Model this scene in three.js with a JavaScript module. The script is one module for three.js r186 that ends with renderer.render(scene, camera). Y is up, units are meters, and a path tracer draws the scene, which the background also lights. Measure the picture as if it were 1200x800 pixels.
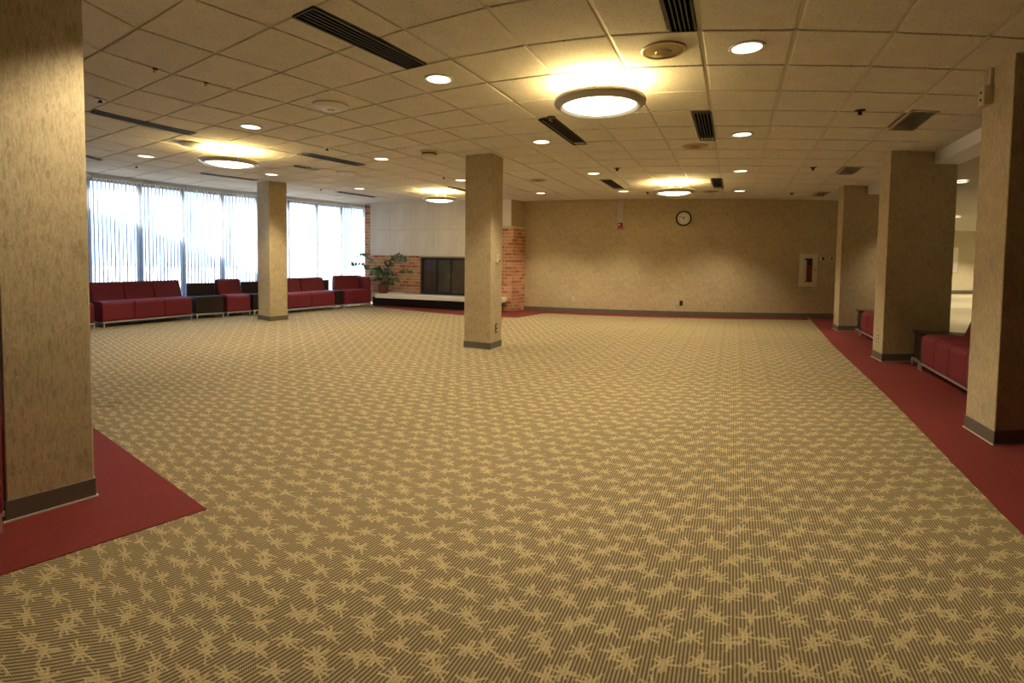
import * as THREE from 'three';
import { RoundedBoxGeometry } from 'three/addons/geometries/RoundedBoxGeometry.js';
import { mergeGeometries } from 'three/addons/utils/BufferGeometryUtils.js';
import { RectAreaLightUniformsLib } from 'three/addons/lights/RectAreaLightUniformsLib.js';

// ---------------------------------------------------------------- camera, sky, sun, exposure
const scene = new THREE.Scene();
const camera = new THREE.PerspectiveCamera(66.51, 1.5, 0.05, 200);
camera.position.set(0, 1.30, 0);
camera.rotation.set(-0.04697, 0, 0.0124, 'XYZ');
camera.setViewOffset(1200, 800, 0, 67.6, 1200, 800);
const renderer = new THREE.WebGLRenderer();
renderer.toneMapping = THREE.LinearToneMapping;
renderer.toneMappingExposure = 1.15;
renderer.shadowMap.enabled = true;
RectAreaLightUniformsLib.init();
{
  const w = 64, h = 32, d = new Float32Array(w * h * 4);
  for (let y = 0; y < h; y++) for (let x = 0; x < w; x++) {
    const e = (y + 0.5) / h * 2 - 1;                       // -1 below, +1 zenith
    const t = Math.max(0, e), o = (y * w + x) * 4, k = 4.4;
    d[o] = k * (0.44 - 0.24 * t); d[o + 1] = k * (0.69 - 0.24 * t); d[o + 2] = k * (1.14 - 0.06 * t); d[o + 3] = 1;
  }
  const sky = new THREE.DataTexture(d, w, h, THREE.RGBAFormat, THREE.FloatType);
  sky.mapping = THREE.EquirectangularReflectionMapping; sky.magFilter = sky.minFilter = THREE.LinearFilter; sky.needsUpdate = true;
  scene.background = sky;
}
const sun = new THREE.DirectionalLight(new THREE.Color().setRGB(1, 0.96, 0.90), 32);
sun.position.set(-24.5, 15.2, -10.2); sun.target.position.set(-5, 1.5, -12);
sun.castShadow = true;
Object.assign(sun.shadow.camera, { left: -30, right: 30, top: 30, bottom: -30, near: 0.1, far: 80 });
sun.shadow.mapSize.set(2048, 2048);
scene.add(sun, sun.target);

// ---------------------------------------------------------------- helpers
let seed = 12345;
const rnd = () => { seed = (seed * 1664525 + 1013904223) >>> 0; return seed / 4294967296; };
const H = 2.78;                                            // ceiling height
const names = {};
const numbered = (n) => { const k = names[n] = (names[n] ?? -1) + 1; return k ? n + '_' + String(k).padStart(3, '0') : n; };
function thing(name, label, category, [x, y, z] = [0, 0, 0], turn = 0, group) {
  const o = new THREE.Group(); o.name = numbered(name); o.position.set(x, y, z); o.rotation.y = turn;
  o.userData = { label, category }; if (group) o.userData.group = group;
  scene.add(o); return o;
}
function structure(name, label) { const o = new THREE.Group(); o.name = name; o.userData = { kind: 'structure', label, category: name.split('_')[0] }; scene.add(o); return o; }
function part(name, geo, mat, parent, inWorld = false) {    // inWorld: the geometry is in room metres, the parent stands elsewhere
  const g = Array.isArray(geo) ? (geo.length > 1 ? mergeGeometries(geo.map(q => q.index ? q.toNonIndexed() : q)) : geo[0]) : geo;
  if (inWorld) g.translate(-parent.position.x, -parent.position.y, -parent.position.z);
  const m = new THREE.Mesh(g, mat); m.name = name; m.castShadow = m.receiveShadow = true;
  parent.add(m); return m;
}
const box = (w, h, d, x = 0, y = 0, z = 0) => new THREE.BoxGeometry(w, h, d).translate(x, y, z);
const rbox = (w, h, d, r, x = 0, y = 0, z = 0, s = 3) => new RoundedBoxGeometry(w, h, d, s, r).translate(x, y, z);
const cyl = (r0, r1, h, x = 0, y = 0, z = 0, n = 24) => new THREE.CylinderGeometry(r0, r1, h, n).translate(x, y, z);
const lathe = (pts, n = 40) => new THREE.LatheGeometry(pts.map(p => new THREE.Vector2(p[0], p[1])), n);
function triMesh(pos, uv) {
  const g = new THREE.BufferGeometry();
  g.setAttribute('position', new THREE.Float32BufferAttribute(pos, 3));
  g.setAttribute('uv', new THREE.Float32BufferAttribute(uv, 2));
  g.computeVertexNormals(); return g;
}
const quad = (P, U, a, b, c, d, ua, ub, uc, ud) => { P.push(...a, ...b, ...c, ...a, ...c, ...d); U.push(...ua, ...ub, ...uc, ...ua, ...uc, ...ud); };
// a prism over a footprint [[x, z], ...], uv in metres
function prism(poly, y0, y1, holes = []) {
  let area = 0; poly.forEach((p, k) => { const q = poly[(k + 1) % poly.length]; area += p[0] * q[1] - q[0] * p[1]; });
  const pl = area > 0 ? poly.slice().reverse() : poly, P = [], U = []; let s = 0;
  pl.forEach((a, k) => {
    const b = pl[(k + 1) % pl.length], l = Math.hypot(b[0] - a[0], b[1] - a[1]);
    quad(P, U, [a[0], y0, a[1]], [b[0], y0, b[1]], [b[0], y1, b[1]], [a[0], y1, a[1]], [s, y0], [s + l, y0], [s + l, y1], [s, y1]); s += l;
  });
  const v = pl.map(p => new THREE.Vector2(p[0], p[1]));
  const all = [...pl, ...holes.flat()];
  for (const f of THREE.ShapeUtils.triangulateShape(v, holes.map(h => h.map(p => new THREE.Vector2(p[0], p[1]))))) {
    for (const k of [f[0], f[2], f[1]]) { P.push(all[k][0], y1, all[k][1]); U.push(...all[k]); }
    for (const k of f) { P.push(all[k][0], y0, all[k][1]); U.push(...all[k]); }
  }
  return triMesh(P, U);
}
function chamfer(poly, r) {                                 // cuts the corners of a footprint
  const o = [];
  poly.forEach((p, k) => {
    for (const q of [poly[(k + poly.length - 1) % poly.length], poly[(k + 1) % poly.length]]) {
      const l = Math.hypot(q[0] - p[0], q[1] - p[1]); o.push([p[0] + (q[0] - p[0]) * r / l, p[1] + (q[1] - p[1]) * r / l]);
    }
  });
  return o;
}
function grow(poly, d) {                                    // moves the edges of a convex footprint outwards
  let area = 0; poly.forEach((p, k) => { const q = poly[(k + 1) % poly.length]; area += p[0] * q[1] - q[0] * p[1]; });
  const sg = area > 0 ? 1 : -1, n = poly.length;
  const nr = poly.map((p, k) => { const q = poly[(k + 1) % n], l = Math.hypot(q[0] - p[0], q[1] - p[1]); return [sg * (q[1] - p[1]) / l, -sg * (q[0] - p[0]) / l]; });
  return poly.map((p, k) => { const a = nr[(k + n - 1) % n], b = nr[k], c = 1 + a[0] * b[0] + a[1] * b[1]; return [p[0] + d * (a[0] + b[0]) / c, p[1] + d * (a[1] + b[1]) / c]; });
}
// a wall strip along a line of points, thickness t to its left (looking from the first point on)
function strip(pts, y0, y1, t) {
  const off = pts.map((p, k) => {
    const a = pts[Math.max(0, k - 1)], b = pts[Math.min(pts.length - 1, k + 1)], l = Math.hypot(b[0] - a[0], b[1] - a[1]);
    return [p[0] + (b[1] - a[1]) / l * t, p[1] - (b[0] - a[0]) / l * t];
  });
  return prism([...pts, ...off.reverse()], y0, y1);
}
// extruded profile in (z, y), width along x, small bevel
function profile(pts, width, bevel, curved = 6) {
  const s = new THREE.Shape(); const v = pts.map(p => new THREE.Vector2(p[0], p[1]));
  s.setFromPoints(v);
  const g = new THREE.ExtrudeGeometry(s, { depth: width - 2 * bevel, bevelEnabled: true, bevelThickness: bevel, bevelSize: bevel, bevelOffset: -bevel, bevelSegments: 3, curveSegments: curved });
  g.translate(0, 0, bevel);                                 // shape x -> z, shape y -> y, depth -> x
  g.applyMatrix4(new THREE.Matrix4().set(0, 0, 1, 0, 0, 1, 0, 0, 1, 0, 0, 0, 0, 0, 0, 1));
  const ix = g.index; if (!ix) { const p = g.attributes.position, n = p.count; const sw = (at) => { const a = at.array, w = at.itemSize; for (let k = 0; k < n; k += 3) for (let c = 0; c < w; c++) { const t = a[(k + 1) * w + c]; a[(k + 1) * w + c] = a[(k + 2) * w + c]; a[(k + 2) * w + c] = t; } }; sw(p); sw(g.attributes.uv); sw(g.attributes.normal); }
  g.computeVertexNormals(); return g;
}

// The hall's own plan: u runs along the back wall, v away from the entrance, both in metres. The photograph is a
// sweep panorama, so the rows of the hall bow gently in plan; everything below stands on this one plan.
const A = [0.4255, 1.1898, 0.1451, 0.0440], B = [0.8642, -0.0489, 0.2990, -0.2790, 0.2368];
const poly = (c, s) => c.reduceRight((a, k) => a * s + k, 0);
function plan(u, v) { const s = Math.atan2(u, v), z = v * poly(B, s); return [z * poly(A, s), -z]; }
const grid = (i, j) => plan(-2.6609 + 0.6 * i, 1.2041 + 0.6818 * j);      // ceiling grid: column i, row j

// ---------------------------------------------------------------- textures and materials
const toS = (x) => Math.round(255 * Math.min(1, Math.max(0, x <= 0.0031308 ? 12.92 * x : 1.055 * Math.pow(x, 1 / 2.4) - 0.055)));
function texture(n, metres, fn, srgb = true, m = n) {
  const d = new Uint8Array(n * m * 4);
  for (let y = 0; y < m; y++) for (let x = 0; x < n; x++) { const c = fn(x, y), o = (y * n + x) * 4; for (let k = 0; k < 3; k++) d[o + k] = srgb ? toS(c[k]) : Math.round(255 * Math.min(1, Math.max(0, c[k]))); d[o + 3] = 255; }
  const t = new THREE.DataTexture(d, n, m); t.wrapS = t.wrapT = THREE.RepeatWrapping; t.magFilter = t.minFilter = THREE.LinearFilter;
  if (srgb) t.colorSpace = THREE.SRGBColorSpace; t.repeat.set(1 / metres, 1 / metres); t.needsUpdate = true; return t;
}
function noiseField(n, cell) {                              // tiling value noise
  const g = Math.max(1, Math.round(n / cell)), v = Float32Array.from({ length: g * g }, rnd);
  return (x, y) => { const fx = x / n * g, fy = y / n * g, x0 = Math.floor(fx), y0 = Math.floor(fy); let a = fx - x0, b = fy - y0; a = a * a * (3 - 2 * a); b = b * b * (3 - 2 * b);
    const q = (i, j) => v[((j % g + g) % g) * g + ((i % g + g) % g)];
    return (q(x0, y0) * (1 - a) + q(x0 + 1, y0) * a) * (1 - b) + (q(x0, y0 + 1) * (1 - a) + q(x0 + 1, y0 + 1) * a) * b; };
}
const lin = (r, g, b) => new THREE.Color().setRGB(r, g, b);
const M = (o) => new THREE.MeshStandardMaterial({ roughness: 0.8, ...o });

function wallpaperTexture() {
  const n = 1024, f = new Float32Array(n * n).fill(0), n1 = noiseField(n, 4), n2 = noiseField(n, 60), n3 = noiseField(n, 200);
  for (let k = 0; k < 5200; k++) {                          // short upright flecks of cork-like print
    const x = rnd() * n, y = rnd() * n, w = 1 + rnd() * 3.5, h = 5 + rnd() * 24, s = (rnd() < 0.62 ? -1 : 0.6) * (0.10 + rnd() * 0.32);
    for (let yy = -h; yy <= h; yy++) { const ww = w * Math.sqrt(Math.max(0, 1 - (yy / h) ** 2)), wob = Math.sin(yy * 0.35 + k) * 0.9;
      for (let xx = -ww; xx <= ww; xx++) { const px = ((Math.round(x + xx + wob) % n) + n) % n, py = ((Math.round(y + yy) % n) + n) % n; if (rnd() < 0.8) f[py * n + px] = s; } }
  }
  for (let k = 0; k < 420; k++) {                           // larger, sparser dark dashes with ragged edges
    const x = rnd() * n, y = rnd() * n, w = 3 + rnd() * 5, h = 10 + rnd() * 26, s = -(0.15 + rnd() * 0.40);
    for (let yy = -h; yy <= h; yy++) { const ww = w * Math.sqrt(Math.max(0, 1 - (yy / h) ** 2)) * (0.5 + rnd() * 0.6), wob = Math.sin(yy * 0.22 + k) * 2;
      for (let xx = -ww; xx <= ww; xx++) { const px = ((Math.round(x + xx + wob) % n) + n) % n, py = ((Math.round(y + yy) % n) + n) % n; if (rnd() < 0.72) f[py * n + px] = s; } }
  }
  return texture(n, 1.1, (x, y) => { const a = f[y * n + x], b = 0.82 + a * 0.46 + (n1(x, y * 0.35) - 0.5) * 0.16 + (n2(x, y) - 0.5) * 0.10 + (n3(x, y) - 0.5) * 0.08; return [b, b * (0.985 + a * 0.06), b * (0.96 + a * 0.14)]; });
}
const wallpaper = M({ map: wallpaperTexture(), color: lin(0.62, 0.515, 0.325), roughness: 0.75 });
function tileTexture() {
  const n = 1024, f = new Float32Array(n * n), n1 = noiseField(n, 3), n2 = noiseField(n, 90);
  for (let k = 0; k < 5200; k++) {                          // fissures and pinholes of mineral fibre board
    let x = rnd() * n, y = rnd() * n, a = rnd() * 6.28; const l = rnd() < 0.4 ? 2 : 3 + rnd() * 9, s = 0.35 + rnd() * 0.6;
    for (let t = 0; t < l; t++) { x += Math.cos(a); y += Math.sin(a); a += (rnd() - 0.5) * 1.2; for (const [i, j] of [[0, 0], [1, 0], [0, 1], [1, 1]]) f[((Math.floor(y) + j) % n + n) % n * n + ((Math.floor(x) + i) % n + n) % n] = s; }
  }
  return texture(n, 1.3, (x, y) => { const b = (0.90 + (n1(x, y) - 0.5) * 0.10 + (n2(x, y) - 0.5) * 0.08) * (1 - 0.62 * f[y * n + x]); return [b, b * 0.985, b * 0.955]; });
}
const tileMap = tileTexture();
const tileMats = [[0.76, 0.735, 0.685], [0.745, 0.72, 0.67], [0.775, 0.745, 0.69], [0.755, 0.725, 0.665]].map(c => M({ map: tileMap, color: lin(...c), roughness: 0.95 }));
const teeMat = M({ color: lin(0.62, 0.58, 0.50), roughness: 0.55 });
const slabMat = M({ color: lin(0.50, 0.46, 0.38), roughness: 0.95 });

function carpetTexture() {                                  // ribbed weave with linked star sprigs, cell 0.28 m
  const n = 2048, cells = 4, px = n / (cells * 0.28), f = new Float32Array(n * n);
  const dot = (x, y, r, s) => { for (let j = -Math.ceil(r); j <= r; j++) for (let i = -Math.ceil(r); i <= r; i++) if (i * i + j * j <= r * r) { const o = ((Math.floor(y + j) % n + n) % n) * n + ((Math.floor(x + i) % n + n) % n); f[o] = Math.max(f[o], s); } };
  const star = (cx, cy, turn) => {
    const arms = 8;
    for (let k = 0; k < arms; k++) {
      const a = turn + k / arms * 6.283 + (rnd() - 0.5) * 0.25, L = (0.030 + 0.019 * ((k * 5 + 3) % 3) / 2 + rnd() * 0.006) * px; let x = cx, y = cy, b = a; const bend = (rnd() - 0.5) * 0.03;
      for (let t = 0; t < L; t += 1.5) { x += Math.cos(b) * 1.5; y += Math.sin(b) * 1.5; b += bend; dot(x, y, (0.0066 - 0.0024 * t / L) * px, 1); }
      const e = 0.006 * px; dot(x + e * Math.cos(b + 1), y + e * Math.sin(b + 1), 0.0033 * px, 0.9); dot(x + e * Math.cos(b - 1), y + e * Math.sin(b - 1), 0.0033 * px, 0.9);
    }
    dot(cx, cy, 0.012 * px, 1);
  };
  for (let cy = 0; cy < cells; cy++) for (let cx = 0; cx < cells; cx++)
    for (const [x, y, t] of [[0.08, 0.12, 0.2], [0.26, 0.26, 0.5], [0.62, 0.17, 0.1], [0.36, 0.66, 0.3], [0.76, 0.76, 0.4], [0.93, 0.60, 0.1]])
      star((cx + x + (rnd() - 0.5) * 0.02) * 0.28 * px, (cy + y + (rnd() - 0.5) * 0.02) * 0.28 * px, t + (rnd() - 0.5) * 0.5);
  const ribs = 84, n1 = noiseField(n, 5), n2 = noiseField(n, 40), n3 = noiseField(n, 300);
  return texture(n, cells * 0.28, (x, y) => {
    const r = Math.sin((x / n * ribs + 0.10 * Math.sin(y / n * 6.283 * 110)) * 6.283) * 0.5 + 0.5, bead = 0.5 + 0.5 * Math.sin((y / n * 150 + Math.floor(x / n * ribs) * 0.5) * 6.283);
    const m = f[y * n + x], rib = Math.min(1, Math.pow(r, 1.1) * (0.75 + 0.35 * bead)), g = 0.82 + 0.36 * n1(x, y), w = 0.94 + 0.12 * n2(x, y) * 1 + 0.06 * (n3(x, y) - 0.5);
    const k = Math.min(1, Math.max(m * (0.64 + 0.36 * r) * (n2(x * 3, y * 3) > 0.2 ? 1 : 0.72), 0.80 * rib)) * g * w;
    const a = [0.062, 0.044, 0.020], b = [0.47, 0.365, 0.185];
    return a.map((q, c) => q * w + (b[c] - q) * k);
  });
}
const carpetMat = M({ map: carpetTexture(), roughness: 0.95 });
function grainTexture(metres, lo, hi, cellA, cellB) { const n = 512, a = noiseField(n, cellA), b = noiseField(n, cellB), c = noiseField(n, 2); return texture(n, metres, (x, y) => { const k = lo + (hi - lo) * (0.45 * a(x, y) + 0.25 * b(x, y) + 0.3 * c(x, y)); return [k, k, k]; }); }
const redCarpet = M({ map: grainTexture(0.9, 0.62, 1.25, 5, 70), color: lin(0.165, 0.014, 0.010), roughness: 0.95 });
const weave = grainTexture(0.35, 0.78, 1.15, 4, 40);
const redFabric = M({ map: weave, color: lin(0.19, 0.014, 0.026), roughness: 0.72 });
const darkWood = M({ color: lin(0.022, 0.012, 0.011), roughness: 0.35 });
const chrome = M({ color: lin(0.84, 0.84, 0.83), metalness: 0.75, roughness: 0.3 });
const vinyl = M({ map: grainTexture(0.6, 0.9, 1.1, 8, 60), color: lin(0.135, 0.118, 0.088), roughness: 0.5 });
const caulk = M({ color: lin(0.55, 0.52, 0.42), roughness: 0.6 });
const whitePaint = M({ color: lin(0.78, 0.77, 0.74), roughness: 0.6 });
const creamPlastic = M({ color: lin(0.62, 0.55, 0.38), roughness: 0.45 });
const whitePlastic = M({ color: lin(0.80, 0.80, 0.78), roughness: 0.4 });
const blackPaint = M({ color: lin(0.006, 0.006, 0.006), roughness: 0.7 });
const darkMetal = M({ color: lin(0.03, 0.027, 0.022), roughness: 0.45, metalness: 0.3 });
const brass = M({ color: lin(0.62, 0.50, 0.28), metalness: 1, roughness: 0.32 });
const steel = M({ color: lin(0.50, 0.47, 0.42), metalness: 1, roughness: 0.4 });
const glass = new THREE.MeshPhysicalMaterial({ color: lin(0.95, 0.97, 0.97), transmission: 1, thickness: 0, roughness: 0.02, ior: 1.5 });
const smokedGlass = new THREE.MeshPhysicalMaterial({ color: lin(0.30, 0.25, 0.19), transmission: 0.8, thickness: 0, roughness: 0.08, ior: 1.5 });
const vaneFabric = new THREE.MeshPhysicalMaterial({ color: lin(0.86, 0.87, 0.88), transmission: 0.48, thickness: 0, roughness: 1 });
const mullionMetal = M({ color: lin(0.45, 0.46, 0.48), roughness: 0.45, metalness: 0.4 });
const stoneMap = (() => { const n = 512, a = noiseField(n, 120), b = noiseField(n, 24), c = noiseField(n, 3); return texture(n, 1.4, (x, y) => { const k = 0.86 + 0.10 * a(x * 2, y * 0.5) + 0.06 * b(x, y * 0.4) + 0.05 * c(x, y); return [k, k * 0.985, k * 0.95]; }); })();
const limestones = [0.86, 0.82, 0.88, 0.84].map(k => M({ map: stoneMap, color: lin(k, k * 0.975, k * 0.92), roughness: 0.7 }));
const WARM = lin(1, 0.82, 0.54), DOWN = lin(1, 0.83, 0.56);

// ---------------------------------------------------------------- the shell
// ceiling vents in grid units: column from, to, row from, to
const vents = [[0.33, 0.63, 2, 4, 'long five slot black vent beside the big near downlight'], [3.68, 3.97, 2, 4, 'black slot vent next to the biggest brass plate'], [0.97, 1.29, 7.1, 9.2, 'black slot vent with a sprinkler at its end'], [3.68, 3.99, 7.1, 9.12, 'black slot vent between the large round light and a brass plate'], [3.7, 4.02, 14.2, 16.2, 'short looking black slot vent above the clock'], [0.32, 0.65, 14.3, 16.2, 'black slot vent above the alarm raceway'], [-4.98, -4.7, 2.1, 4.1, 'long dark slot vent by the large corner column'], [-5.0, -4.7, 7.15, 9.2, 'dark slot vent between two white diffusers'], [-9.5, -9.25, 2.1, 4.15, 'dark slot vent hidden partly by the large corner column near the windows'], [-9.2, -8.95, 7.1, 9.05, 'thin dark slot vent over the blinds behind the single chair'], [-9.4, -9.15, 13.15, 15.25, 'thin dark slot vent over the bright blinds near the fireplace'], [-5.15, -4.9, 14.2, 16.2, 'dark slot vent beside the round light before the fireplace'], [-6.35, -6.15, 8.15, 8.6, 'very short dark slot vent near the window side diffuser']];
const squareVents = [[7.07, 7.53, 6.8, 8.08, 'grey louvred ceiling grille before the wide column'], [7.08, 7.54, 11.8, 13.05, 'grey louvred ceiling grille beside the column closest to the far wall'], [7.13, 7.58, 16.75, 18.0, 'grey louvred ceiling grille against the far wall above the extinguisher cabinet']];
const floor = structure('floor', 'tan patterned carpet with burgundy borders');
part('subfloor', box(44, 0.2, 36, 8, -0.105, -11.5), M({ color: lin(0.2, 0.16, 0.1), roughness: 0.9 }), floor);
{ // patterned carpet on the plan, ribs run along v
  const P = [], U = [], ns = 90, nz = 80, s0 = -1.42, s1 = 1.02, zs = (k) => 1.0 * Math.pow(16 / 1.0, k / nz);
  const at = (a, b) => { const s = s0 + (s1 - s0) * a / ns, z = zs(b), v = z / poly(B, s); const f = (poly(A, s) - 0.4345), w = THREE.MathUtils.smoothstep(-s, 0.85, 1.2); return [[z * poly(A, s), 0, -z], [v * Math.tan(s) * (1 - w) + w * z * Math.sin(f), v * (1 - w) + w * z * Math.cos(f)]]; };
  for (let a = 0; a < ns; a++) for (let b = 0; b < nz; b++) { const [p, pu] = at(a, b), [q, qu] = at(a + 1, b), [r, ru] = at(a + 1, b + 1), [t, tu] = at(a, b + 1); quad(P, U, p, q, r, t, pu, qu, ru, tu); }
  part('patterned_carpet', triMesh(P, U), carpetMat, floor);
  const RP = [], RU = [], rn = 28, ripple = (a, b) => { const s = -1.17 + 0.13 * a / rn, z = 4.2 + 0.5 * b / rn, k = (s + 1.42) / (1.02 + 1.42) * ns, [p, u] = at(k, nz * Math.log(z) / Math.log(16)); const x = a / rn, y = b / rn, bump = (c, w) => Math.exp(-(((y - c - 0.1 * x) / w) ** 2)); p[1] = -0.0008 + 0.016 * Math.sin(Math.PI * x) ** 1.5 * (bump(0.55, 0.07) + 0.7 * bump(0.38, 0.06)); return [p, u]; };
  for (let a = 0; a < rn; a++) for (let b = 0; b < rn; b++) { const [p, pu] = ripple(a, b), [q, qu] = ripple(a + 1, b), [r, ru] = ripple(a + 1, b + 1), [t, tu] = ripple(a, b + 1); quad(RP, RU, p, q, r, t, pu, qu, ru, tu); }
  part('carpet_ripple', triMesh(RP, RU), carpetMat, floor);
  part('patterned_carpet', prism([[-10, 5], [9, 5], [9, -1.2], [-10, -9]], -0.006, -0.002), carpetMat, floor);
}
const redArea = (pts) => part('red_carpet', prism(pts, -0.004, 0.004), redCarpet, floor);
redArea([[-1.55, -2.61], [-5.0, -5.32], [-6.6, -3.2], [-3.7, -0.15]]);
redArea([[1.33, 0], [2.48, -2.45], [3.62, -4.88], [5.17, -8.34], [7.03, -12.25], [7.3, -12.9], [9.2, -12.9], [6.0, -4.0], [4.2, 0]]);
{ const back = []; for (let k = 0; k <= 16; k++) back.push(plan(-5.4 + 7.1 * k / 16, 14.3)); const front = []; for (let k = 16; k >= 2; k--) front.push(plan(-5.4 + 7.1 * k / 16, 13.72)); redArea([...back, ...front, [0.93, -12.8], [0.12, -11.6], [-1.07, -11.9], [-2.06, -12.58], [-3.6, -13.7], [-3.9, -14.5], [0.05, -13.6]]); }
part('hall_floor', prism([[9.2, -12.9], [6.0, -4.0], [4.2, 0], [4.2, 5], [30, 5], [30, -28], [18, -28], [8.6, -13.0]], -0.004, 0.002), M({ map: grainTexture(3, 0.9, 1.1, 30, 120), color: lin(0.60, 0.55, 0.40), roughness: 0.28 }), floor);
part('threshold_strip', prism([[12.3, -15.3], [14.6, -15.4], [14.6, -15.52], [12.3, -15.42]], 0.002, 0.008), M({ color: lin(0.8, 0.78, 0.7), roughness: 0.3 }), floor);

const ceiling = structure('ceiling', 'suspended ceiling of mineral fibre tiles');


// back wall
const backLine = []; for (let k = 0; k <= 24; k++) backLine.push(plan(-6.0 + 9.55 * k / 24, 14.3));
const wallBack = structure('wall_back', 'tan flecked vinyl wallcovering on the far wall');
part('wallcovering', strip(backLine, 0, H + 0.03, 0.2), wallpaper, wallBack);
{ const o = structure('baseboard_back', 'grey vinyl cove base along the far wall'); part('cove_base', strip(backLine.map(([x, z]) => [x, z + 0.012]), 0.004, 0.105, 0.012), vinyl, o); }

// window wall: bays between these uprights, seen from inside left to right
const W = [[-9.05, -4.0], [-8.95, -5.1], [-8.83, -6.2], [-8.62, -7.05], [-8.38, -7.9], [-8.09, -8.74], [-7.75, -9.58], [-7.37, -10.38], [-6.95, -11.06], [-6.49, -11.73], [-6.0, -12.33], [-5.56, -13.02], [-5.11, -13.7], [-4.66, -14.28], [-4.16, -14.72]];
const wallLeft = structure('wall_left', 'low wall and header of the window side');
{ const out = W.map((p, k) => { const a = W[Math.max(0, k - 1)], b = W[Math.min(W.length - 1, k + 1)], l = Math.hypot(b[0] - a[0], b[1] - a[1]); return [p[0] + (b[1] - a[1]) / l * 0.17, p[1] - (b[0] - a[0]) / l * 0.17]; });
  part('ceiling_slab', prism([[-9.7, 5.05], [-9.42, -1.5], ...out, [-4.4, -16], [0.3, -16], [16, -28], [30, -28], [30, 5.05]], H + 0.024, H + 0.25, [...vents, ...squareVents].map(([a, b, c, d]) => [grid(a, c), grid(b, c), grid(b, d), grid(a, d)])), slabMat, ceiling); }
part('sill_wall', strip(W, 0, 0.34, 0.16), whitePaint, wallLeft);
part('window_header', strip(W, 2.70, H + 0.03, 0.16), whitePaint, wallLeft);
part('wallcovering', strip([[-9.45, 4.8], [-9.2, -1.5], [-9.05, -4.0]], 0, H + 0.03, 0.2), wallpaper, wallLeft);
const blindLabels = { 4: 'white vertical blind behind the middle of the three seat sofa', 5: 'white vertical blind behind the end of the three seat sofa', 6: 'white vertical blind behind the dark end table with back panel', 7: 'white vertical blind behind the single armless chair', 8: 'white vertical blind hidden by the column before the sofas', 9: 'bright white vertical blind behind the two seat sofa start', 10: 'bright white vertical blind behind the end of the two seat sofa', 11: 'bright white vertical blind next to the brick edge behind the corner chair' };
const inward = (a, b) => { const l = Math.hypot(b[0] - a[0], b[1] - a[1]); return [-(b[1] - a[1]) / l, (b[0] - a[0]) / l]; };
const vaneGeo = (() => { const g = new THREE.BoxGeometry(0.083, 2.33, 0.0012, 4, 1, 1), p = g.attributes.position; for (let k = 0; k < p.count; k++) p.setZ(k, p.getZ(k) + 0.006 * Math.cos(p.getX(k) / 0.0415 * 1.57)); g.computeVertexNormals(); return g; })();
for (let k = 0; k < W.length - 1; k++) {
  const a = W[k], b = W[k + 1], n = inward(a, b), l = Math.hypot(b[0] - a[0], b[1] - a[1]), turn = Math.atan2(-(b[1] - a[1]), b[0] - a[0]);
  const w = structure('window_' + (k + 1), 'tall fixed window pane with slim metal uprights'); w.position.set((a[0] + b[0]) / 2 - n[0] * 0.08, 0.34, (a[1] + b[1]) / 2 - n[1] * 0.08); w.rotation.y = turn;
  part('window_frame', [box(0.05, 2.36, 0.10, -l / 2 + 0.01, 1.18), box(0.05, 2.36, 0.10, l / 2 - 0.01, 1.18), box(l, 0.05, 0.10, 0, 0.025), box(l, 0.05, 0.10, 0, 2.335)], mullionMetal, w);
  part('pane', box(l - 0.06, 2.28, 0.008, 0, 1.18, 0), glass, w);
  if (k < 2) continue;  // leading bays out of view, left bare to bring in daylight on the left
  const d = thing('vertical_blind', blindLabels[k - 2] ?? 'white vertical blind hidden behind the large corner column', 'blind', [(a[0] + b[0]) / 2 + n[0] * 0.06, 0.34, (a[1] + b[1]) / 2 + n[1] * 0.06], turn, 'vertical blinds along the window wall');
  part('headrail', rbox(l - 0.03, 0.045, 0.05, 0.006, 0, 2.375), whitePlastic, d);
  const nv = Math.round(l / 0.068);
  for (let q = 0; q < nv; q++) { const v = part('vane', vaneGeo, vaneFabric, d); v.position.set(-l / 2 + l * (q + 0.5) / nv, 1.19, 0); v.rotation.y = 0.86 + (rnd() - 0.5) * 0.10; }
}
// the rest of the shell, round the hall and behind the entrance
const wallNear = structure('wall_near', 'wallcovering behind the entrance'); part('wallcovering', box(40, H + 0.03, 0.2, 10.4, (H + 0.03) / 2, 4.9), wallpaper, wallNear);
const wallRight = structure('wall_right', 'pale painted wall of the side hall');
const hallPaint = M({ map: grainTexture(2, 0.93, 1.07, 40, 160), color: lin(0.68, 0.61, 0.44), roughness: 0.8 });
part('plaster', strip([[24.6, -24.6], [19.5, -12], [12.5, 4.8]], 0, H + 0.03, 0.2), hallPaint, wallRight);
const wallHall = structure('wall_hall', 'pale painted end wall of the side hall');
const hallLine = [backLine[backLine.length - 1], [9.6, -13.6], [18.0, -22.9], [25.2, -24.2]];
part('plaster', strip(hallLine, 0, H + 0.03, 0.2), hallPaint, wallHall);
{ const o = structure('baseboard_hall', 'dark base along the hall end wall'); part('cove_base', strip([[18.02, -22.86], [25.2, -24.16]], 0.002, 0.16, 0.03), vinyl, o); }

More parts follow.
